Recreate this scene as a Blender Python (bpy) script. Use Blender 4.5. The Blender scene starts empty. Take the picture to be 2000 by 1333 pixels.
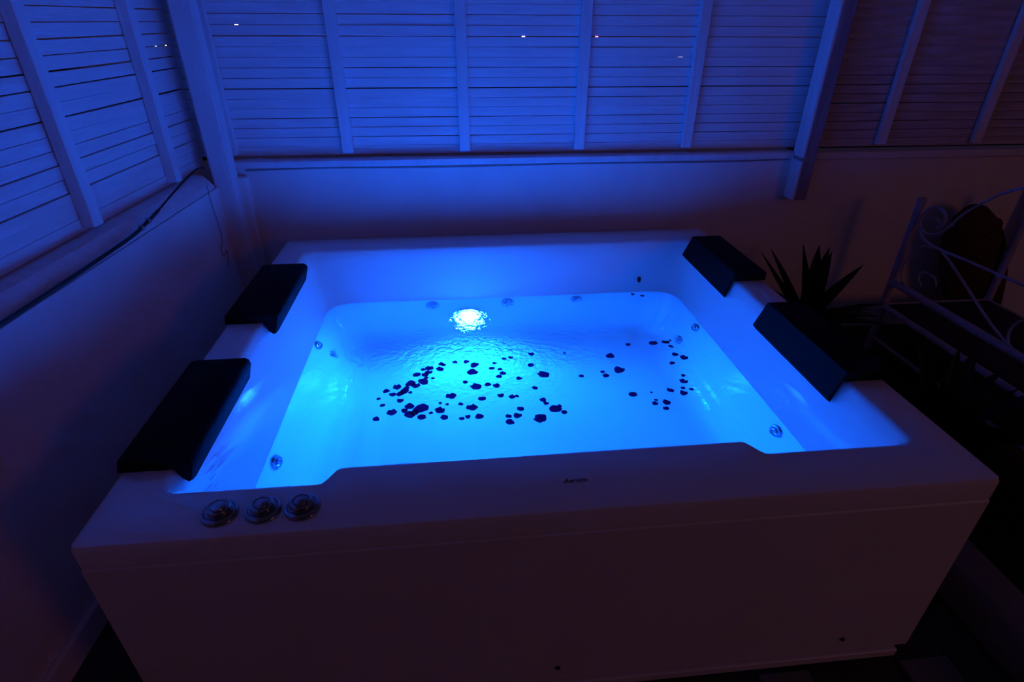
import bpy, bmesh, math, random
from mathutils import Vector, Matrix
random.seed(7)
S = bpy.context.scene
C = S.collection

# ------------------------------------------------------------------ camera
F_PX, CAM = 1098.53, Vector((0.7298, -0.7739, 1.4418))
YAW, PITCH, ROLL = 0.10369, 0.51977, 0.0049
fwd = Vector((math.sin(YAW)*math.cos(PITCH), math.cos(YAW)*math.cos(PITCH), -math.sin(PITCH)))
rt0 = Vector((math.cos(YAW), -math.sin(YAW), 0)); up0 = rt0.cross(fwd)
rt = math.cos(ROLL)*rt0 + math.sin(ROLL)*up0
up = -math.sin(ROLL)*rt0 + math.cos(ROLL)*up0
cd = bpy.data.cameras.new('camera'); cam = bpy.data.objects.new('camera', cd); C.objects.link(cam)
cd.sensor_width = 36.0; cd.lens = 36.0*F_PX/2000.0; cd.clip_start = 0.02; cd.clip_end = 200
M = Matrix((rt, up, -fwd)).transposed().to_4x4(); M.translation = CAM
cam.matrix_world = M; S.camera = cam

# ------------------------------------------------------------------ night sky, lamps of the place, exposure
w = bpy.data.worlds.new('night_sky'); S.world = w; w.use_nodes = True
bg = w.node_tree.nodes['Background']; bg.inputs['Color'].default_value = (0.0115, 0.0078, 0.024, 1); bg.inputs['Strength'].default_value = 1.0
ld = bpy.data.lights.new('terrace_lamp', 'POINT'); ld.color = (1.0, 0.27, 0.09); ld.energy = 19.5; ld.shadow_soft_size = 0.50
lo = bpy.data.objects.new('terrace_lamp', ld); C.objects.link(lo); lo.location = (4.6, -3.1, 2.0)
S.view_settings.view_transform = 'Standard'; S.view_settings.look = 'None'
S.view_settings.gamma = 1.0; S.view_settings.use_curve_mapping = False
S.view_settings.exposure = 0.0
S.cycles.max_bounces = 12; S.cycles.diffuse_bounces = 6; S.cycles.glossy_bounces = 5
S.cycles.transmission_bounces = 8; S.cycles.sample_clamp_indirect = 14.0
S.cycles.use_denoising = True
TUB_LIGHT = (0.0008, 0.098, 1.0)     # colour of the tub's under-water lamp
TUB_POWER = 122.0

# ------------------------------------------------------------------ helpers
def px_dir(x, y): return (x-1000.0)/F_PX*rt - (y-666.5)/F_PX*up + fwd
def at(x, y, axis, v):
    d = px_dir(x, y); t = (v-CAM[axis])/d[axis]; return CAM + t*d

def tag(o, label=None, cat=None, group=None, kind=None):
    if label: o['label'] = label
    if cat: o['category'] = cat
    if group: o['group'] = group
    if kind: o['kind'] = kind
    return o
def empty(name, loc=(0, 0, 0), label=None, cat=None, group=None, kind=None):
    o = bpy.data.objects.new(name, None); o.empty_display_size = .05; C.objects.link(o); o.location = loc
    return tag(o, label, cat, group, kind)
def link(name, me, mat=None, parent=None, loc=None):
    o = bpy.data.objects.new(name, me); C.objects.link(o)
    if mat is not None and not me.materials: me.materials.append(mat)
    if parent is not None: o.parent = parent
    if loc is not None: o.location = loc
    return o
def mesh_of(bm, name, smooth=None):
    me = bpy.data.meshes.new(name)
    bmesh.ops.recalc_face_normals(bm, faces=bm.faces)
    bm.to_mesh(me); bm.free()
    if smooth is not None:
        for f in me.polygons: f.use_smooth = True
        me.set_sharp_from_angle(angle=math.radians(smooth))
    return me
def add_box(bm, x0, x1, y0, y1, z0, z1, bevel=0.0, seg=1):
    r = bmesh.ops.create_cube(bm, size=1.0)
    for v in r['verts']:
        v.co = Vector(((x0+x1)/2+v.co.x*(x1-x0), (y0+y1)/2+v.co.y*(y1-y0), (z0+z1)/2+v.co.z*(z1-z0)))
    if bevel:
        es = {e for v in r['verts'] for e in v.link_edges}
        bmesh.ops.bevel(bm, geom=list(es), offset=bevel, segments=seg, affect='EDGES', profile=.5)
def box(name, b, mat, parent=None, bevel=0.0, seg=1, smooth=None):
    bm = bmesh.new(); add_box(bm, *b, bevel=bevel, seg=seg)
    return link(name, mesh_of(bm, name, smooth), mat, parent)
def lathe_mesh(name, prof, n=32, smooth=40):
    bm = bmesh.new(); rings = []
    for r, z in prof:
        if r < 1e-6: rings.append([bm.verts.new((0, 0, z))]); continue
        rings.append([bm.verts.new((r*math.cos(2*math.pi*k/n), r*math.sin(2*math.pi*k/n), z)) for k in range(n)])
    for a, b in zip(rings, rings[1:]):
        for k in range(n):
            q = (k+1) % n
            if len(a) == 1 and len(b) == 1: continue
            if len(a) == 1: bm.faces.new((a[0], b[k], b[q]))
            elif len(b) == 1: bm.faces.new((a[k], a[q], b[0]))
            else: bm.faces.new((a[k], a[q], b[q], b[k]))
    return mesh_of(bm, name, smooth)
def catmull(pts, n=6):
    out = []
    P = [pts[0]] + list(pts) + [pts[-1]]
    for i in range(1, len(P)-2):
        p0, p1, p2, p3 = (Vector(P[i+k]) for k in (-1, 0, 1, 2))
        for k in range(n):
            t = k/n
            out.append(.5*((2*p1)+(p2-p0)*t+(2*p0-5*p1+4*p2-p3)*t*t+(3*p1-p0-3*p2+p3)*t**3))
    out.append(Vector(pts[-1])); return out
def tube_mesh(name, pts, rad, sides=8, taper=None):
    bm = bmesh.new(); rings = []; pts = [Vector(p) for p in pts]; prev = None
    for i, p in enumerate(pts):
        t = (pts[min(i+1, len(pts)-1)]-pts[max(i-1, 0)]).normalized()
        a = prev if prev is not None else (Vector((0, 0, 1)) if abs(t.z) < .9 else Vector((1, 0, 0)))
        a = (a - t*a.dot(t)).normalized(); b = t.cross(a); prev = a
        r = rad if taper is None else rad*taper(i/(len(pts)-1))
        rings.append([bm.verts.new(p + r*(math.cos(2*math.pi*k/sides)*a+math.sin(2*math.pi*k/sides)*b)) for k in range(sides)])
    for A, B in zip(rings, rings[1:]):
        for k in range(sides):
            q = (k+1) % sides; bm.faces.new((A[k], A[q], B[q], B[k]))
    bm.faces.new(rings[0]); bm.faces.new(list(reversed(rings[-1])))
    return mesh_of(bm, name, 50)

# ------------------------------------------------------------------ materials (procedural)
def mat(name, col, rough=.6, metal=0.0, var=.0, scale=8.0, bump=0.0, bscale=60.0, coat=0.0, col2=None, stretch=None, spec=.5):
    m = bpy.data.materials.new(name); m.use_nodes = True
    nt = m.node_tree; N = nt.nodes; L = nt.links; b = N['Principled BSDF']
    b.inputs['Base Color'].default_value = (*col, 1); b.inputs['Roughness'].default_value = rough
    b.inputs['Metallic'].default_value = metal; b.inputs['Coat Weight'].default_value = coat
    b.inputs['Specular IOR Level'].default_value = spec
    tc = N.new('ShaderNodeTexCoord'); mp = N.new('ShaderNodeMapping'); L.new(tc.outputs['Object'], mp.inputs['Vector'])
    if stretch: mp.inputs['Scale'].default_value = stretch
    if var or col2:
        nz = N.new('ShaderNodeTexNoise'); nz.inputs['Scale'].default_value = scale; nz.inputs['Detail'].default_value = 5
        L.new(mp.outputs[0], nz.inputs['Vector'])
        cr = N.new('ShaderNodeValToRGB'); cr.color_ramp.elements[0].position = .35; cr.color_ramp.elements[1].position = .68
        c2 = col2 if col2 else tuple(c*(1-var) for c in col)
        cr.color_ramp.elements[0].color = (*c2, 1); cr.color_ramp.elements[1].color = (*col, 1)
        L.new(nz.outputs['Fac'], cr.inputs[0]); L.new(cr.outputs[0], b.inputs['Base Color'])
    if bump:
        n2 = N.new('ShaderNodeTexNoise'); n2.inputs['Scale'].default_value = bscale; n2.inputs['Detail'].default_value = 6
        L.new(mp.outputs[0], n2.inputs['Vector'])
        bp = N.new('ShaderNodeBump'); bp.inputs['Strength'].default_value = bump; bp.inputs['Distance'].default_value = .01
        L.new(n2.outputs['Fac'], bp.inputs['Height']); L.new(bp.outputs[0], b.inputs['Normal'])
    return m
M_acry = mat('white_acrylic', (.84, .84, .85), .05, var=.03, scale=3, coat=.7)
M_panel = mat('white_panel', (.78, .76, .76), .45, var=.05, scale=4)
M_wall = mat('white_plaster', (.84, .82, .82), .85, var=.08, scale=5, bump=.25, bscale=35)
M_slat = mat('white_painted_wood', (.82, .83, .86), .7, var=.10, scale=5, bump=.3, bscale=22, stretch=(1, 1, 9))
M_slat_y = mat('white_painted_slat', (.82, .83, .86), .7, var=.10, scale=5, bump=.3, bscale=40, stretch=(.2, .2, 2))
M_post = mat('white_painted_post', (.82, .83, .86), .6, var=.12, scale=9, bump=.3, bscale=30, stretch=(3, 3, .3))
M_slat_r = mat('shaded_slat', (.64, .58, .62), .8, var=.3, scale=5, bump=.3, bscale=22, stretch=(1, 1, 9))  # slats right of the main post: their shade is put into the colour
M_post_r = mat('shaded_post', (.36, .30, .36), .8, var=.35, scale=9, bump=.4, bscale=30, stretch=(3, 3, .3))  # main post shaft: the dimness of its front face painted as darker colour
M_black = mat('black_foam', (.005, .005, .006), .8, spec=.12, bump=.05, bscale=90)
M_chrome = mat('chrome', (.38, .39, .42), .14, metal=1.0)
M_jet = mat('jet_chrome', (.30, .32, .38), .2, metal=.9)
M_dark = mat('dark_seal', (.02, .02, .025), .5)
M_print = mat('grey_print', (.05, .05, .06), .5)
M_petal = mat('dark_rose_petal', (.10, .004, .02), .55, var=.5, scale=20, col2=(.035, .001, .01), bump=.2, bscale=60)
nt = M_petal.node_tree; tr_ = nt.nodes.new('ShaderNodeBsdfTranslucent'); tr_.inputs['Color'].default_value = (.16, .012, .10, 1)
mx = nt.nodes.new('ShaderNodeMixShader'); mx.inputs[0].default_value = .35
nt.links.new(nt.nodes['Principled BSDF'].outputs[0], mx.inputs[1]); nt.links.new(tr_.outputs[0], mx.inputs[2]); nt.links.new(mx.outputs[0], nt.nodes['Material Output'].inputs['Surface'])
M_cable = mat('black_cable', (.008, .008, .01), .5)
M_wire = mat('grey_wire', (.30, .30, .32), .6)
M_iron = mat('white_painted_iron', (.50, .49, .58), .5, var=.3, scale=30, bump=.2, bscale=60)
M_leaf = mat('dark_agave_leaf', (.012, .020, .014), .6, var=.5, scale=14)
M_shrub = mat('dark_shrub_leaf', (.006, .009, .006), .7, var=.5, scale=14)
M_bundle = mat('dark_brown_cover', (.085, .036, .016), .9, var=.4, scale=9, bump=.4, bscale=25)
M_terra = mat('terracotta', (.10, .05, .035), .85, var=.3, scale=8, bump=.2, bscale=40)
M_soil = mat('soil', (.012, .009, .007), 1.0, var=.5, scale=30, bump=.6, bscale=50)
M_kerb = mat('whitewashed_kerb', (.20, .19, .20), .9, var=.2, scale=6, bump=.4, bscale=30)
M_tile = mat('pale_floor_tile', (.17, .16, .17), .6, var=.35, scale=7, bump=.2, bscale=30)
M_tiled = mat('dark_floor_tile', (.025, .022, .024), .6, var=.35, scale=7, bump=.2, bscale=30)
M_grout = mat('floor_grout', (.05, .045, .045), .95, var=.3, scale=10)
def emit(name, col, strength):
    m = bpy.data.materials.new(name); m.use_nodes = True; nt = m.node_tree
    nt.nodes.remove(nt.nodes['Principled BSDF']); e = nt.nodes.new('ShaderNodeEmission')
    e.inputs['Color'].default_value = (*col, 1); e.inputs['Strength'].default_value = strength
    nt.links.new(e.outputs[0], nt.nodes['Material Output'].inputs['Surface']); return m
M_lens = emit('lit_lamp_lens', (.012, .22, 1.0), 260.0)
def water_mat():
    m = bpy.data.materials.new('rippled_water'); m.use_nodes = True; nt = m.node_tree; N = nt.nodes; L = nt.links
    N.remove(N['Principled BSDF']); g = N.new('ShaderNodeBsdfGlass'); g.inputs['IOR'].default_value = 1.33
    g.inputs['Roughness'].default_value = 0.0; g.inputs['Color'].default_value = (.97, .985, 1, 1)
    tc = N.new('ShaderNodeTexCoord')
    def noise(scale, dist, detail):
        n = N.new('ShaderNodeTexNoise'); n.inputs['Scale'].default_value = scale; n.inputs['Distortion'].default_value = dist
        n.inputs['Detail'].default_value = detail; L.new(tc.outputs['Object'], n.inputs['Vector']); return n
    a = noise(5.5, 1.2, 2.0); b = noise(50.0, .6, 3.0)
    # small ripples are strongest where the jets stir the water, in front of the lamp
    gx = N.new('ShaderNodeVectorMath'); gx.operation = 'DISTANCE'; L.new(tc.outputs['Object'], gx.inputs[0]); gx.inputs[1].default_value = (.84, 1.05, .395)
    mr = N.new('ShaderNodeMapRange'); mr.inputs['From Min'].default_value = .12; mr.inputs['From Max'].default_value = .55
    mr.inputs['To Min'].default_value = .85; mr.inputs['To Max'].default_value = .07; L.new(gx.outputs['Value'], mr.inputs['Value'])
    mu = N.new('ShaderNodeMath'); mu.operation = 'MULTIPLY'; L.new(b.outputs['Fac'], mu.inputs[0]); L.new(mr.outputs[0], mu.inputs[1])
    m2 = N.new('ShaderNodeMath'); m2.operation = 'MULTIPLY_ADD'; L.new(a.outputs['Fac'], m2.inputs[0]); m2.inputs[1].default_value = .30; L.new(mu.outputs[0], m2.inputs[2])
    bp = N.new('ShaderNodeBump'); bp.inputs['Strength'].default_value = .5; bp.inputs['Distance'].default_value = .06
    L.new(m2.outputs[0], bp.inputs['Height']); L.new(bp.outputs[0], g.inputs['Normal'])
    L.new(g.outputs[0], N['Material Output'].inputs['Surface']); return m
M_water = water_mat()

# ------------------------------------------------------------------ setting
ZS = .905                      # height of the masonry under the fences
fl = box('floor', (-.6, 4.6, -2.6, 2.4, -.06, -.012), M_grout); tag(fl, 'dark tiled terrace floor around the hot tub', 'floor', kind='structure')
wb = box('wall_back', (-.6, 4.6, 1.745, 1.90, -.012, ZS-.01), M_wall); tag(wb, 'low white plaster wall behind the tub', 'wall', kind='structure')
pil = box('pilaster', (-.21, -.135, 1.705, 1.75, -.012, .865), M_wall, wb, bevel=.006)
wl = box('wall_left', (-.50, -.232, -2.6, 1.70, -.012, .838), M_wall); tag(wl, 'low white plaster wall left of the tub', 'wall', kind='structure')
bm = bmesh.new(); prof = [(-.50, .842), (-.50, .893), (-.275, .893), (-.266, .889), (-.240, .860), (-.234, .848), (-.234, .842)]
A0 = [bm.verts.new((x, -2.6, z)) for x, z in prof]; A1 = [bm.verts.new((x, 1.630, z)) for x, z in prof]
for k in range(len(prof)): bm.faces.new((A0[k], A0[(k+1) % len(prof)], A1[(k+1) % len(prof)], A1[k]))
bm.faces.new(A0); bm.faces.new(list(reversed(A1)))
tl = link('trim_1', mesh_of(bm, 'trim_1'), M_post); tag(tl, 'painted sloping sill board on top of the left wall', 'sill', kind='structure')
tb = box('trim_2', (-.22, 2.285, 1.728, 1.84, ZS-.012, ZS+.020), M_post, bevel=.006); tag(tb, 'painted sill rail under the back fence', 'sill', kind='structure')
tr = box('trim_3', (2.345, 4.6, 1.733, 1.84, ZS-.022, ZS+.012), M_post, bevel=.006); tag(tr, 'painted sill rail under the fence right of the post', 'sill', kind='structure')
bl = box('baseboard_left', (-.232, -.214, -2.6, 1.62, -.012, .07), M_wall, bevel=.004); tag(bl, 'skirting along the foot of the left wall', 'baseboard', kind='structure')

# floor tiles: pale squares with narrow dark tiles between
TP, TN = .135, .048
bm = bmesh.new(); add_box(bm, -TP/2, TP/2, -TP/2, TP/2, -.012, 0.0, bevel=.003); me_t1 = mesh_of(bm, 'tile')
bm = bmesh.new(); add_box(bm, -TN/2, TN/2, -TP/2, TP/2, -.012, -.001, bevel=.003); me_t2 = mesh_of(bm, 'tile_narrow')
ntile = 0
for i in range(-1, 18):
    for j in range(-3, 8):
        x = -.02 + i*(TP+TN+.008); y = -.09 + j*(TP+.005) + (.07 if i % 2 else 0)
        if x+TN > 2.0 and y > -.62: continue
        if y > -.07 and -.15 < x < 1.98: continue
        if x < -.17 or y > .6: continue
        o = link('floor_tile', me_t1, M_tile, fl, (x, y, random.uniform(-.001, .001)))
        o = link('dark_floor_tile', me_t2, M_tiled, fl, (x+TP/2+TN/2+.004, y+.02, random.uniform(-.001, .001)))

# ------------------------------------------------------------------ slatted fences
PITCH_Z, Z0, ZTOP = .0372, .934, 2.30
def slat_mesh(name, length, k):
    bm = bmesh.new(); n = 6; rnd = random.Random(k)
    h = PITCH_Z - .0022; rings = []
    for i in range(n+1):
        x = length*i/n; lo = -h/2+rnd.uniform(-.0009, .0009); hi = h/2+rnd.uniform(-.0009, .0009); d = rnd.uniform(-.0012, .0012)
        rings.append([bm.verts.new(c) for c in ((x, d, lo), (x, d, hi), (x, .012+d, hi), (x, .012+d, lo))])
    for A, B in zip(rings, rings[1:]):
        for q in range(4): bm.faces.new((A[q], A[(q+1) % 4], B[(q+1) % 4], B[q]))
    bm.faces.new(rings[0]); bm.faces.new(list(reversed(rings[-1])))
    return mesh_of(bm, name)
gaps = {}
def fence(origin, rotz, length, label, battens, mats, bw=.045, bt=.026, Z0=Z0):
    root = empty('slatted_fence', origin, label, 'fence'); root.rotation_euler.z = rotz
    meshes = [slat_mesh('slat', length, 11*len(label)+k) for k in range(5)]
    z = Z0; i = 0
    while z < ZTOP:
        o = link('slat', meshes[(i*3) % 5], mats[0], root, (0, random.uniform(-.0015, .0015), z+PITCH_Z/2-origin[2]))
        o.rotation_euler = (random.uniform(-.03, .03), random.uniform(-.0003, .0003), 0)
        if random.random() < .5: o.rotation_euler.z = math.pi; o.location.x = length; o.location.y += .012
        g_ = random.choice((-.0008, -.0005, 0, .0004, .0012, .0022)); gaps.setdefault(label, []).append((z+PITCH_Z+g_/2-.0011, g_)); z += PITCH_Z + g_; i += 1
    bmb = bmesh.new(); add_box(bmb, -bw/2, bw/2, -bt, -.002, 0, ZTOP-Z0+.02, bevel=.002); meb = mesh_of(bmb, 'batten')
    for b in battens: link('batten', meb, mats[1], root, (b, 0, Z0+.012-origin[2]))
    return root
FY = 1.775
fb = fence((-.33, FY, 0), 0, 2.64, 'white slatted wooden fence behind the tub between the corner post and main post',
           [.145, .62, 1.115, 1.615, 2.102], (M_slat, M_post))
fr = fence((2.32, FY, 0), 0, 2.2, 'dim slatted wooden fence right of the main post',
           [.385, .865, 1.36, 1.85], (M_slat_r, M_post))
fl_ = fence((-.318, -1.9, 0), math.pi/2, 3.67, 'white slatted wooden fence on top of the left wall',
            [.70, 1.22, 1.76, 2.31, 2.85, 3.37], (M_slat, M_post), bw=.045, bt=.038, Z0=.897)
PIV = Vector((-.284, 1.71, 0)); RL = Matrix.Translation(PIV) @ Matrix.Rotation(-.045, 4, 'Z') @ Matrix.Translation(-PIV)
bpy.context.view_layer.update()
for o in (wl, tl, bl, fl_): o.matrix_world = RL @ o.matrix_world      # the left wall is not quite square to the back wall
def lw(x, y, off=.0):
    """point seen at a pixel on the left wall face"""
    n = Vector((math.cos(-.045), math.sin(-.045), 0)); p0 = RL @ Vector((-.232+off, 0, 0)); d = px_dir(x, y)
    return CAM + d*((p0-CAM).dot(n)/d.dot(n))
# main post at the right end of the lit fence, and the corner post
mp_ = empty('fence_post', (2.315, 1.70, .72), 'square white timber post where the lit fence meets the dim fence', 'post')
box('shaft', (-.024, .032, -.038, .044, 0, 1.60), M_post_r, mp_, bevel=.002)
box('lit_side_face', (-.034, -.024, -.036, .044, 0, 1.60), M_post, mp_, bevel=.001)  # added pale strip standing for the lit left face of the same post
box('clamp', (-.037, .036, -.039, .03, .175, .19), M_wire, mp_, bevel=.001)
cp_ = empty('fence_post', (-.208, 1.685, 0), 'tall white timber post standing in the corner behind the tub', 'post')
box('shaft', (-.040, .040, -.033, .035, 0.0, 2.32), M_post, cp_, bevel=.005)
box('edge_strip', (-.046, -.040, -.020, .02, ZS+.015, 2.32), M_post, cp_, bevel=.002)

# cable along the left wall
pts = [lw(x, y, .008) for x, y in ((-260, 800), (-120, 720), (0, 635), (120, 556), (250, 468), (285, 437), (312, 408), (340, 375), (365, 348), (385, 331))] + [lw(397, 328, .004)]
dv = pts[0]-pts[1]; dv.z = 0; pts = [pts[0]+dv.normalized()*q for q in (2.2, 1.4, .7)] + pts
cb = empty('cable', (0, 0, 0), 'black cable sagging along the left wall below the fence', 'cable')
p1 = catmull(pts, 6)
link('cable_run', tube_mesh('cable_run', p1, .0055, 8, lambda t: 1.0 if t < .68 else .62), M_cable, cb)
for t_ in (.60, .64):
    q = p1[int(t_*(len(p1)-1))]; link('cable_tie', tube_mesh('cable_tie', [q+Vector((0, -.006, .004)), q+Vector((0, .006, -.002))], .0075, 8), M_wire, cb)
# thin wires lying along the back sill and round the corner post
def wire(label, pts, r=.003, m=None):
    o = link('wire', tube_mesh('wire', catmull(pts, 5), r, 6), m or M_wire); return tag(o, label, 'wire')
wire('thin grey wire clipped under the back sill rail', [(-.14, 1.738, .884), (.2, 1.738, .889), (.7, 1.738, .884), (1.3, 1.738, .888), (1.9, 1.738, .884), (2.27, 1.736, .890)], .0035)
wire('thin dark wire hanging down beside the corner post', [lw(x, y, .006) for x, y in ((404, 362), (412, 395), (424, 430), (434, 465), (433, 490), (438, 500), (444, 490), (446, 520))], .0018, M_wire)

# ------------------------------------------------------------------ hot tub
W, D, H, ZW = 1.855, 1.645, .607, .395
tub = empty('hot_tub', (0, 0, 0), 'white rectangular hot tub glowing with blue underwater light', 'hot tub')
NC, NF, NS = 6, 40, 8
def loop(x0, x1, y0, y1, z, rf, rb, notch=0.0):
    """rounded rectangle, ccw from the front left corner; the front edge may step inward in the middle"""
    P = []
    def arc(cx, cy, r, a0):
        for k in range(NC+1):
            a = a0 + math.pi/2*k/NC; P.append((cx+r*math.cos(a), cy+r*math.sin(a), z))
    arc(x0+rf, y0+rf, rf, math.pi)
    ts = sorted([k/NF for k in range(1, NF)] + [(c_+(k-3.5)*.0085-x0-rf)/(x1-x0-2*rf) for c_ in (.441, 1.378) for k in range(8)])
    for t in ts:
        x = x0+rf+(x1-x0-2*rf)*t
        def st(a, b): 
            u = min(1, max(0, (x-a)/(b-a))); return u*u*(3-2*u)
        P.append((x, y0+notch*(st(.424, .462)-st(1.356, 1.398)), z))
    arc(x1-rf, y0+rf, rf, 1.5*math.pi)
    for k in range(1, NS): P.append((x1, y0+rf+(y1-rb-y0-rf)*k/NS, z))
    arc(x1-rb, y1-rb, rb, 0)
    for k in range(1, NS): P.append((x1-rb+(x0+rb-x1+rb)*k/NS, y1, z))
    arc(x0+rb, y1-rb, rb, math.pi/2)
    for k in range(1, NS): P.append((x0, y1-rb+(y0+rf-y1+rb)*k/NS, z))
    return P
# more front samples around the steps
ix0, ix1, iy0, iy1 = .105, 1.748, .130, 1.505
def inner(z):
    """wall position at height z"""
    t = (H-z)/(H-ZW)
    return dict(x0=ix0+.0816*t, x1=ix1-.0725*t, y0=iy0+.030*t, y1=iy1-.075*t, z=z, rf=.035+.03*min(t, 1.4), rb=.042+.055*min(t, 1.6), notch=.046)
loops = [loop(.02, W-.02, .02, D-.02, H-.058, .012, .012), loop(0, W, 0, D, H-.058, .012, .012),
         loop(0, W, 0, D, H-.012, .012, .012), loop(.003, W-.003, .003, D-.003, H-.0035, .012, .012), loop(.011, W-.011, .011, D-.011, H, .012, .012)]
def grown(d, g, z, r=.0): 
    d = dict(d); d['x0'] -= g; d['x1'] += g; d['y0'] -= g; d['y1'] += g; d['z'] = z; return loop(**d)
I = inner(H)
loops += [grown(I, .012, H), grown(I, .004, H-.003), loop(**{**inner(H-.012), 'z': H-.012})]
for z in (.56, .50, .44, .40, ZW, .36, .30, .22, .16): loops.append(loop(**inner(z)))
d = inner(.13); loops.append(grown(d, -.012, .13)); d = inner(.11); loops.append(grown(d, -.035, .112)); d = inner(.10); loops.append(grown(d, -.075, .102))
bm = bmesh.new(); R = [[bm.verts.new(p) for p in l] for l in loops]; n = len(R[0])
for A, B in zip(R, R[1:]):
    for k in range(n): bm.faces.new((A[k], A[(k+1) % n], B[(k+1) % n], B[k]))
bm.faces.new(R[-1])
me = bpy.data.meshes.new('shell'); bm.normal_update(); bm.to_mesh(me); bm.free()
for f in me.polygons: f.use_smooth = True
me.flip_normals() if me.polygons[-1].normal.z < 0 else None
me.set_sharp_from_angle(angle=math.radians(38))
shell = link('shell', me, M_acry, tub); shell['label'] = 'white acrylic rim and basin'
fp = box('front_panel', (.003, W-.005, -.003, .020, .030, H-.060), M_panel, tub, bevel=.004)
sp = box('side_panel', (W-.028, W-.008, .027, D-.03, .030, H-.060), M_panel, tub, bevel=.004)
box('side_panel', (.006, .026, .027, D-.03, .030, H-.060), M_panel, tub, bevel=.004)
box('back_panel', (.036, W-.036, D-.034, D-.016, .030, H-.060), M_panel, tub, bevel=.004)
box('plinth', (.03, W-.035, -.012, .014, 0, .026), M_panel, tub, bevel=.003)
box('plinth_frame', (.06, W-.06, .05, D-.06, 0, .05), M_dark, tub)
scr = lathe_mesh('screw', [(0, .004), (.004, .0035), (.006, .001), (.006, -.004)], 10)
for x in (.34, .925, 1.653):
    o = link('screw', scr, M_dark, fp, (x, -.0045, .085)); o.rotation_euler.x = math.pi/2
# control knobs on the front rim
kb = lathe_mesh('control_knob', [(.0345, 0), (.0345, .004), (.033, .0075), (.029, .009), (.027, .0075), (.0255, .0085), (.0255, .013), (0, .013)], 40, 30)
kd = lathe_mesh('dial', [(.0225, .012), (.0225, .0165), (.021, .0195), (.0175, .0205), (.0165, .019), (.014, .0188), (.0125, .022), (.006, .0228), (0, .023)], 36, 30)
for x in (.250, .331, .405):
    o = link('control_knob', kb, M_chrome, tub, (x, .058, H)); link('dial', kd, M_chrome, o)
# maker's name on the front rim
def text_mesh(body, size, name):
    cu = bpy.data.curves.new(name, 'FONT'); cu.body = body; cu.size = size; cu.align_x = 'CENTER'; cu.align_y = 'CENTER'; cu.extrude = .0004; cu.shear = .25
    t = bpy.data.objects.new('t', cu); C.objects.link(t); bpy.context.view_layer.update()
    dg = bpy.context.evaluated_depsgraph_get(); me = bpy.data.meshes.new_from_object(t.evaluated_get(dg)); me.name = name
    bpy.data.objects.remove(t); bpy.data.curves.remove(cu); return me
o = link('brand_lettering', text_mesh('Aerolin', .0165, 'brand_lettering'), M_print, tub, (.953, .081, H+.0006)); o.rotation_euler.z = .0
o['label'] = 'small dark brand lettering'
# jets
jr = lathe_mesh('jet', [(.010, -.006), (.026, -.006), (.026, .002), (.023, .006), (.018, .007), (.014, .003), (.009, .002)], 24, 35)
jn = lathe_mesh('nozzle', [(.0095, -.004), (.0095, .004), (.007, .010), (.0035, .011), (.003, .006), (0, .005)], 16, 35)
def jet(loc, nrm):
    o = link('jet', jr, M_jet, tub, loc); o.rotation_mode = 'QUATERNION'
    o.rotation_quaternion = Vector((0, 0, 1)).rotation_difference(Vector(nrm)); link('nozzle', jn, M_chrome, o)
def yb(z): return inner(z)['y1']
for x in (.615, .935, 1.240): jet((x, yb(.358)-.001, .358), (0, -1, .35))
for y, z in ((1.105, .368), (1.13, .25), (.475, .355)): jet((inner(z)['x0']+.001, y, z), (1, 0, .385))
for y, z in ((1.115, .358), (1.138, .215), (.472, .35)): jet((inner(z)['x1']-.001, y, z), (-1, 0, .342))
# under-water lamp in the back wall
LX, LZ = .766, .262
lp = link('tub_lamp', lathe_mesh('tub_lamp', [(.030, -.008), (.058, -.008), (.058, .006), (.052, .012), (.044, .010), (.042, .004)], 32, 35), M_chrome, tub, (LX, yb(LZ)-.002, LZ))
lp.rotation_mode = 'QUATERNION'; lp.rotation_quaternion = Vector((0, 0, 1)).rotation_difference(Vector((0, -1, .35)))
link('lens', lathe_mesh('lens', [(.043, .005), (.036, .011), (.022, .016), (0, .018)], 28, 60), M_lens, lp)
pl = bpy.data.lights.new('tub_lamp_light', 'SPOT'); pl.color = TUB_LIGHT; pl.energy = TUB_POWER; pl.shadow_soft_size = .03
pl.spot_size = math.radians(166); pl.spot_blend = .75; pl.cycles.use_multiple_importance_sampling = False
po = bpy.data.objects.new('tub_lamp_light', pl); C.objects.link(po); po.parent = tub; po.location = (LX, yb(LZ)-.045, LZ+.02)
po.rotation_euler = (math.radians(88), 0, math.radians(180)); po.rotation_euler = Vector((0, 1, -.14)).to_track_quat('Z', 'Y').to_euler()

# water
bm = bmesh.new(); d = inner(ZW); L0 = loop(**{**d, 'x0': d['x0']-.004, 'x1': d['x1']+.004, 'y0': d['y0']-.004, 'y1': d['y1']+.004})
bm.faces.new([bm.verts.new(p) for p in L0]); me = bpy.data.meshes.new('water'); bm.normal_update(); bm.to_mesh(me); bm.free()
wat = link('water', me, M_water); tag(wat, 'rippling clear water filling the blue-lit hot tub', 'water', kind='stuff')

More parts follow.
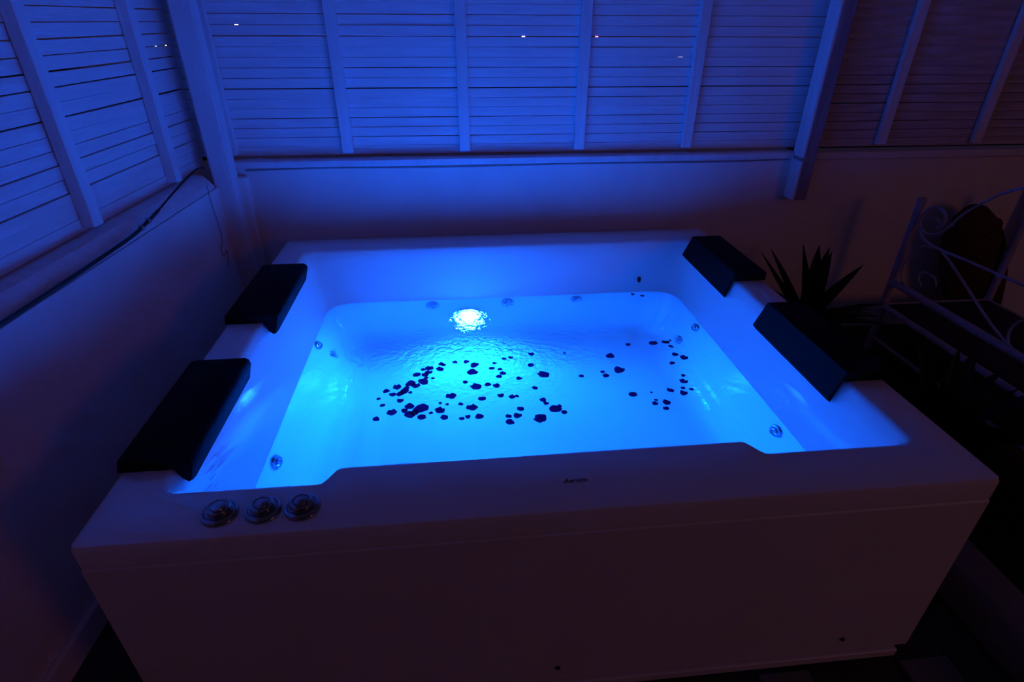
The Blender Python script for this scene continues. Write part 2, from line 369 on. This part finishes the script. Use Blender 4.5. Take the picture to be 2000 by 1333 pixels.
# ------------------------------------------------------------------ headrest cushions over the side rims
def headrest(side, y0, y1, label, e=0.0):
    """L-shaped pad: top plate on the rim and a flap hanging down the inner wall"""
    xo = -.004 if side < 0 else W+.004
    xi = ix0 if side < 0 else ix1
    s = 1 if side < 0 else -1           # towards the basin
    r = empty('headrest', (xo, (y0+y1)/2, H), label, 'headrest', 'black headrest cushions on the tub rim')
    hl = (y1-y0)/2; wi = abs(xi-xo)
    T = .030
    # profile in (u = distance inward from the outer rim edge, z above the rim)
    if side < 0: prof = [(0, .001), (0, T-.008), (.008, T), (wi+.034+e, T), (wi+.042+e, T-.005), (wi+.045+e, T-.015), (wi+.040+e, T-.032), (wi+.034+.8*e, -.026-.5*e), (wi+.026+.6*e, -.036-.6*e), (wi+.016+.4*e, -.026-.5*e), (wi+.006, .001)]
    else: prof = [(0, .001), (0, T), (wi+.010, T), (wi+.044, -.052), (wi+.031, -.066), (wi+.0135, .001)]
    n = len(prof); ends = [-hl, -hl+.012, hl-.012, hl]; bm = bmesh.new(); rings = []
    c = Vector((sum(p[0] for p in prof)/n, sum(p[1] for p in prof)/n))
    for k, y in enumerate(ends):
        sh = .90 if k in (0, 3) else 1.0
        if side > 0: sh = .985 if k in (0, 3) else 1.0
        rings.append([bm.verts.new((s*(p[0] if p[1] < .01 and p[0] < .05 else c.x+(p[0]-c.x)*sh), y, p[1] if p[1] <= .002 and p[1] >= 0 else c.y+(p[1]-c.y)*sh)) for p in prof])
    for A, B in zip(rings, rings[1:]):
        for k in range(n): bm.faces.new((A[k], A[(k+1) % n], B[(k+1) % n], B[k]))
    bm.faces.new(rings[0]); bm.faces.new(rings[-1])
    if side < 0: bmesh.ops.bevel(bm, geom=[e for e in bm.edges if e.calc_face_angle(0) > .5], offset=.005, segments=2, affect='EDGES')
    link('pad', mesh_of(bm, 'pad', 50), M_black, r)
headrest(-1, .195, .605, 'black headrest cushion on the left rim, the one nearest the control knobs', .006)
headrest(-1, .862, 1.295, 'black headrest cushion on the left rim, nearest the corner post', .014)
headrest(1, .375, .800, 'black headrest cushion on the right rim, the one nearer the front')
headrest(1, 1.040, 1.452, 'black headrest cushion on the right rim, the one nearer the back wall')

# ------------------------------------------------------------------ rose petals on the water
A = [(365,1210,16),(398,940,9),(450,1028,11),(500,848,15),(580,890,15),(640,790,18),(690,880,17),(735,850,18),(680,965,15),(570,1120,22),
     (800,1045,20),(950,1075,28),(800,1150,20),(860,1125,18),(960,1185,18),(735,1100,14),(1080,1125,9),(1200,1095,22),(1250,1185,16),(1480,1200,13),
     (1560,1175,12),(1710,1180,19),(815,745,20),(885,775,20),(980,718,21),(760,805,15),(810,860,9),(1060,545,19),(1050,600,18),(980,560,13),
     (900,635,17),(1000,630,15),(1015,665,10),(1105,672,9),(1195,555,16),(1245,505,11),(1210,488,12),(1390,465,11),(1540,460,12),(1645,505,18),
     (1620,600,24),(1530,725,12),(1340,910,24),(1660,790,26),(1465,1010,12),(1610,1060,26),(1745,945,16),(1820,760,15),(1930,770,16),(1965,650,14),(1870,545,13),
     (1290,1015,8),(1200,995,8)]
B = [(915,360,14),(915,505,14),(1350,345,8),(1070,632,24),(565,415,11),(645,405,10),(550,610,15),(520,900,15),(670,915,14),(730,905,9),
     (1070,960,14),(1110,1000,13),(1230,1080,24),(1285,1040,12),(1350,1120,14),(775,1075,15),(620,1170,13),(740,1165,19),(640,1250,20),(1030,1210,30),
     (1570,645,12),(1890,640,14),(1845,590,10),(1945,385,18),(510,555,11),(440,480,10),(760,680,14),(960,800,13)]
Cc = [(860,240,17),(1035,232,15),(1110,290,10),(1100,195,6),(1175,405,13),(1300,452,17),(1130,530,11),(1290,705,9),(1297,795,18),(1285,890,10),
      (1405,910,11),(1295,965,16),(1100,925,14),(1045,1100,17),(1040,1185,14),(885,1110,13),(895,1060,8),(565,985,18),(360,640,22),(490,258,11),(832,950,6)]
petals = [(680+a/6.667, 640+b/6.667, s) for a, b, s in A] + [(900+a/6.667, 640+b/6.667, s) for a, b, s in B] + [(1160+a/7.404, 640+b/7.404, s) for a, b, s in Cc] + [(1235, 577, 9), (1254, 580, 10)]
def petal_mesh(k):
    rnd = random.Random(100+k); bm = bmesh.new(); rows = 4; cols = 4; G = []
    for i in range(rows+1):
        v = i/rows; wd = (.20+.85*math.sin(math.pi*min(1, v*.62+.12)))*(1 if v < .85 else .86)
        row = []
        for j in range(cols+1):
            u = 2*j/cols-1
            x = u*wd*.48; y = (v-.5)*1.0 - (.10*abs(u)**2 if v > .8 else 0) + (.05*(1-abs(u)) if v == 0 else 0)
            z = .12*(u*u)*rnd.uniform(.7, 1.3) + .16*(v-.4)**2 + rnd.uniform(-.01, .01)
            row.append(bm.verts.new((x+rnd.uniform(-.02, .02), y+rnd.uniform(-.02, .02), max(0, z))))
        G.append(row)
    for i in range(rows):
        for j in range(cols): bm.faces.new((G[i][j], G[i][j+1], G[i+1][j+1], G[i+1][j]))
    return mesh_of(bm, 'petal', 70)
PM = [petal_mesh(k) for k in range(6)]
NTH = 'first second third fourth fifth sixth seventh eighth ninth tenth eleventh twelfth thirteenth fourteenth fifteenth sixteenth seventeenth eighteenth nineteenth twentieth twenty-first twenty-second twenty-third twenty-fourth'.split()
CL = {'arc': ('%s petal from the lower left in the dense slanting row of dark rose petals', 'petals in the slanting left row', lambda q: q[0]-q[1]),
      'clump': ('%s dark rose petal from the left in the clump nearest the control knobs', 'petals in the lower left clump', lambda q: q[0]),
      'glint': ('%s dark rose petal from the left in the band just below the lamp', 'petals just below the lamp', lambda q: q[0]),
      'mid': ('%s dark rose petal from the left across the middle of the water', 'petals scattered in the middle', lambda q: q[0]),
      'low': ('%s dark rose petal from the left in the middle row nearest the front rim', 'petals in the middle front row', lambda q: q[0]),
      'bowr': ('%s dark rose petal from the back in the curved row at the right', 'petals in the curved right row', lambda q: q[1]),
      'gap': ('%s dark rose petal from the left between middle scatter and right row', 'petals between middle and right row', lambda q: q[0]),
      'back': ('%s of two tiny rose petals by the back right waterline, from the left', 'petals at the back right waterline', lambda q: q[0])}
def cluster(x, y):
    if y < 600: return 'back'
    if x > 1285 or (x > 1225 and y > 765): return 'bowr'
    if x > 1120: return 'gap'
    if x < 862: return 'arc' if y < 785 else 'clump'
    return 'glint' if y < 735 else 'mid' if y < 786 else 'low'
made = {}
for k, (x, y, s) in enumerate(petals):
    p = at(x, y, 2, ZW); dist = (p-CAM).length; sz = s*dist/F_PX*.90
    o = link('rose_petal', PM[k % 6], M_petal, None, (p.x, p.y, ZW+.0016+.0004*(k % 4)))
    o.scale = (sz, sz*random.uniform(.85, 1.25), sz*random.uniform(.6, 1.2)); o.rotation_euler = (random.uniform(-.06, .06), random.uniform(-.06, .06), random.uniform(0, 6.28))
    made.setdefault(cluster(x, y), []).append(((x, y), o))
for key, lst in made.items():
    lab, grp, srt = CL[key]
    for n_, (q, o) in enumerate(sorted(lst, key=lambda e: srt(e[0]))): tag(o, lab % NTH[n_], 'petal', grp)
zq = .44; q = Vector((at(1248, 547, 1, inner(.43)['y1']).x, 0, 0)); zz = at(1248, 547, 1, inner(.43)['y1']).z
o = link('rose_petal', PM[2], M_petal, None, (q.x, inner(zz)['y1']-.003, zz)); o.scale = (.02, .026, .02); o.rotation_euler = (math.radians(78), 0, .4)
tag(o, 'small rose petal stuck to the basin wall above the waterline', 'petal')

# ------------------------------------------------------------------ plants right of the tub
def leaf_mesh(name, L, wd, droop, thick=.012, n=7):
    bm = bmesh.new(); rings = []
    for i in range(n+1):
        t = i/n; hw = wd*.5*(.75+.6*t-1.35*t*t) if t < 1 else .0006
        y = L*(t - .25*droop*t*t); z = -droop*L*.55*t*t
        cup = hw*.45
        rings.append([bm.verts.new(c) for c in ((-hw, y, z+cup), (0, y, z), (hw, y, z+cup), (0, y, z-thick*(1-t)-.0005))])
    for A_, B_ in zip(rings, rings[1:]):
        for q in range(4): bm.faces.new((A_[q], A_[(q+1) % 4], B_[(q+1) % 4], B_[q]))
    bm.faces.new(rings[0]); bm.faces.new(list(reversed(rings[-1])))
    return mesh_of(bm, name, 45)
def aim(o, d):
    d = Vector(d).normalized(); z = Vector((0, 0, 1)); z = z-d*z.dot(d)
    z = z.normalized() if z.length > .05 else Vector((0, -1, 0)); x = d.cross(z)
    o.rotation_mode = 'QUATERNION'; o.rotation_quaternion = Matrix((x, d, z)).transposed().to_quaternion()
def agave(base, label, leaves, m, pot, rows):
    r = empty('agave_plant', base, label, 'plant')
    if pot: link('pot', lathe_mesh('pot', pot, 32, 35), M_terra, r); link('soil', lathe_mesh('soil', [(0, pot[-1][1]-.02), (pot[-1][0]+.001, pot[-1][1]-.02)], 24), M_soil, r)
    for (dx, dy, dz, L, wd, dr) in leaves:
        o = link('leaf', leaf_mesh('leaf', L, wd, dr), m, r, (dx*.02, dy*.02, rows)); aim(o, (dx, dy, dz))
    return r
# agave in a pot between the tub and the bench; leaf tips set from their real places
ab = Vector((2.30, 1.36, 0)); crown = .30
tips = [(1495, 460, .06), (1514, 455, .12), (1578, 444, 0), (1609, 449, .10), (1630, 452, -.02), (1634, 462, .05), (1696, 487, .0), (1722, 549, .02), (1690, 578, -.1)]
lv = []
for x, y, dy in tips:
    p = at(x, y, 1, ab.y+dy); v = p-Vector((ab.x, ab.y, crown)); lv.append((v.x, v.y, v.z, v.length, .10, .0 if y < 500 else .45))
for k in range(20):
    a = k*2.4; e = .15+.65*random.random(); ln = random.uniform(.26, .36)
    dirx, diry = math.cos(a), math.sin(a)
    if diry > .3: ln *= .8
    lv.append((dirx*math.cos(e), diry*math.cos(e), math.sin(e), ln, .07, .35))
agave(ab, 'dark spiky agave plant between the tub and the white iron bench', lv, M_leaf,
      [(.0, 0), (.10, 0), (.135, .20), (.15, .21), (.15, .245), (.135, .245), (.13, .22)], crown-.07)
lv = []
for k in range(26):
    a = k*2.39996; e = .15+1.1*(k/26)**.9; ln = random.uniform(.30, .40)
    cx = math.cos(a); 
    if cx < -.2: ln *= .72
    lv.append((cx*math.cos(e), math.sin(a)*math.cos(e), math.sin(e), ln, .085, .5*(1-k/26)))
agave((2.42, .66, .10), 'dark spiky plant in the kerbed bed close beside the right rim', lv, M_shrub, None, .05)
lv = []
for k in range(24):
    a = k*2.39996+.8; e = .12+1.0*(k/24)**.9; ln = random.uniform(.28, .40)
    if math.cos(a) < -.3: ln *= .75
    lv.append((math.cos(a)*math.cos(e), math.sin(a)*math.cos(e), math.sin(e), ln, .08, .6*(1-k/24)))
agave((2.50, -.05, .10), 'dark spiky plant in the kerbed bed at the right edge of the picture', lv, M_shrub, None, .05)
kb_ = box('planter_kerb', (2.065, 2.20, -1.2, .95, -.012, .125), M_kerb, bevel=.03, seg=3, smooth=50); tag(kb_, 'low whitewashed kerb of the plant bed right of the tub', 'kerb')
sb_ = box('soil_bed', (2.20, 2.66, -1.2, .95, -.012, .10), M_soil); tag(sb_, 'dark soil of the bed behind the whitewashed kerb', 'soil', kind='stuff')

# ------------------------------------------------------------------ white iron bench with scrolls
BX = 2.78
def bp(x, y, dx=0.0): return at(x, y, 0, BX+dx)
bn = empty('iron_bench', (BX, 1.47, 0), 'white wrought iron bench with scrolled side, right of the agave', 'bench')
def bpart(name, pts, r, sides=8, smooth_n=0):
    P = [Vector(p)-Vector((BX, 1.47, 0)) for p in (catmull(pts, smooth_n) if smooth_n else pts)]
    return link(name, tube_mesh(name, P, r, sides), M_iron, bn)
pt, pb = bp(1806, 388), bp(1722, 595)
yp = (pt.y+pb.y)/2
bpart('post', [(BX, yp, 0), (BX, yp, pt.z)], .017)
r1a, r1b = bp(1738, 551), bp(1985, 690); zr1 = (r1a.z+r1b.z)/2
r2a = bp(1722, 596); zr2 = r2a.z
yf = .42
bpart('rail', [(BX, yp, zr1), (BX, yf, zr1)], .017)
bpart('rail', [(BX, yp, zr2), (BX, yf, zr2)], .015)
bpart('rail', [(BX, yp, .07), (BX, yf, .07)], .010)
bpart('post', [(BX, yf, 0), (BX, yf, zr1+.16)], .017)
for xx in (BX+.55,):
    bpart('post', [(xx, yp, 0), (xx, yp, pt.z)], .017); bpart('post', [(xx, yf, 0), (xx, yf, zr1+.16)], .017)
    bpart('rail', [(xx, yp, zr2), (xx, yf, zr2)], .015)
bpart('rail', [(BX, yp, zr2), (BX+.55, yp, zr2)], .015); bpart('rail', [(BX, yf, zr2), (BX+.55, yf, zr2)], .015)
st_ = box('seat', (.015, .535, yf-1.47+.015, yp-1.47-.015, zr2-.012, zr2+.015), mat('dark_seat_board', (.012, .011, .015), .8), bn, bevel=.004)
# scrollwork in the plane of the side panel
sc1 = [(1848, 443), (1838, 430), (1826, 428), (1822, 440), (1830, 452), (1844, 448), (1850, 432), (1842, 414), (1824, 406), (1806, 414), (1798, 435), (1800, 455), (1812, 472), (1840, 487)]
sc1 = [(1826, 436), (1832, 430), (1838, 436), (1836, 446), (1826, 452), (1816, 446), (1812, 434), (1817, 420), (1830, 412)]
bpart('scroll', [bp(*q) for q in ((1829, 428), (1836, 436), (1832, 446), (1841, 440), (1847, 427), (1842, 412), (1826, 405), (1808, 413), (1797, 432), (1798, 456), (1812, 474), (1838, 489), (1880, 506), (1930, 528), (2010, 562))], .006, 8, 5)
bpart('scroll', [bp(*q) for q in ((1800, 446), (1808, 455), (1824, 458), (1842, 452), (1862, 440))], .004, 6, 5)
bpart('brace', [bp(*q) for q in ((1838, 489), (1862, 522), (1900, 580), (1940, 640), (1978, 683))], .0055, 8, 4)
bpart('scroll', [bp(*q) for q in ((1830, 487), (1800, 482), (1776, 500), (1762, 525), (1762, 550), (1778, 566))], .004, 6, 5)
bpart('scroll', [bp(*q) for q in ((1800, 560), (1794, 545), (1800, 532), (1814, 536), (1826, 544), (1828, 560))], .004, 6, 5)
bpart('scroll', [bp(*q) for q in ((1975, 684), (1968, 664), (1974, 643), (1992, 628), (2015, 626))], .005, 8, 5)
bpart('scroll', [bp(*q) for q in ((1845, 451), (1880, 420), (1925, 394), (1965, 376), (2020, 362))], .005, 8, 5)

# tall dark covered bundle standing behind the bench
bt, bmid = at(1895, 400, 1, 1.60), at(1901, 545, 1, 1.60)
ax = (bmid-bt).normalized(); bb = bt + ax*((bt.z-.045)/-ax.z); hz = (bt-bb).length; wdt = (at(1958, 520, 1, 1.60)-at(1842, 520, 1, 1.60)).length/2*.93
pr = [(0, 0), (wdt*.60, 0), (wdt*.82, hz*.18), (wdt*.97, hz*.38), (wdt*1.0, hz*.50), (wdt*.95, hz*.66), (wdt*.78, hz*.82), (wdt*.50, hz*.93), (wdt*.18, hz*.985), (0, hz)]
bu = empty('covered_bundle', bb, 'tall dark brown covered bundle with pointed top behind the iron bench', 'bundle')
bu.rotation_mode = 'QUATERNION'; bu.rotation_quaternion = Vector((0, 0, 1)).rotation_difference(-ax)
bm = bmesh.new(); nn = 36; rings = []
for r_, z_ in pr[1:-1]:
    rings.append([bm.verts.new(((r_*(1+.05*math.sin(6*a)+.03*math.sin(11*a+1)))*math.cos(a), (.62*r_*(1+.05*math.sin(6*a)))*math.sin(a), z_)) for a in [2*math.pi*k/nn for k in range(nn)]])
for A_, B_ in zip(rings, rings[1:]):
    for k in range(nn): bm.faces.new((A_[k], A_[(k+1) % nn], B_[(k+1) % nn], B_[k]))
tv = bm.verts.new((0, 0, hz)); bm.faces.new(list(reversed(rings[0])))
for k in range(nn): bm.faces.new((rings[-1][k], rings[-1][(k+1) % nn], tv))
link('cover', mesh_of(bm, 'cover', 60), M_bundle, bu)
link('tie_cord', tube_mesh('tie_cord', [Vector((wdt*.85*math.cos(a), .53*wdt*math.sin(a), hz*.80)) for a in [2*math.pi*k/24 for k in range(25)]], .004, 6), M_bundle, bu)
# pale board leaning at the right edge
pb_ = box('leaning_board', (-.09, .09, -.012, .012, 0, .95), M_post, None, bevel=.003); pb_.location = (3.62, 1.62, 0.0); pb_.rotation_euler = (-.10, 0, -.2)
tag(pb_, 'pale board leaning on the wall at the right edge of the picture', 'board')

# ------------------------------------------------------------------ far lights glinting through the fence gaps
def far_lamp(x, y, plane, col, strength, label, rad=.05):
    d = px_dir(x, y)
    q = at(x, y, 1, FY) if plane == 'back' else lw(x, y, -.055)
    near = [g for g in gaps[(fb if plane == 'back' else fl_)['label']] if abs(g[0]-q.z) < .024]
    q.z = max(near, key=lambda g: g[1])[0]; d = (q-CAM)            # seen through the widest gap nearby
    t = (9.0-CAM.y)/d.y if plane == 'back' else (-5.0-CAM.x)/d.x
    p = CAM + d*t
    r = empty('distant_lamp', (p.x, p.y, -.06), label, 'lamp', 'far lights beyond the fences')
    bmx = bmesh.new(); bmesh.ops.create_icosphere(bmx, subdivisions=2, radius=rad)
    link('bulb', mesh_of(bmx, 'bulb'), emit('distant_light', col, strength), r, (0, 0, p.z+.06))
    link('pole', tube_mesh('pole', [(0, 0, 0), (0, 0, p.z+.06-rad*.9)], .03, 8), M_dark, r)
gr = box('ground', (-16, 18, -8, 22, -.12, -.06), M_soil); tag(gr, 'dark ground around the terrace', 'ground', kind='structure')
far_lamp(306, 96, 'left', (1, .85, .6), 10, 'small white light glinting through the left fence beside the corner post', .026)
far_lamp(326, 96, 'left', (1, .9, .7), 10, 'second white light through the left fence, the one touching the corner post', .026)
far_lamp(463, 55, 'back', (1, .95, .8), 6, 'faint white light glinting through the back fence near the corner post', .026)
far_lamp(1022, 85, 'back', (1, .6, .6), 12, 'whitish light glinting through the middle of the back fence', .024)
far_lamp(1166, 66, 'back', (1, .1, .2), 8, 'small red light glinting through the back fence', .024)
far_lamp(1330, 103, 'back', (1, .6, .4), 3, 'faint orange light through the back fence left of the main post', .04)
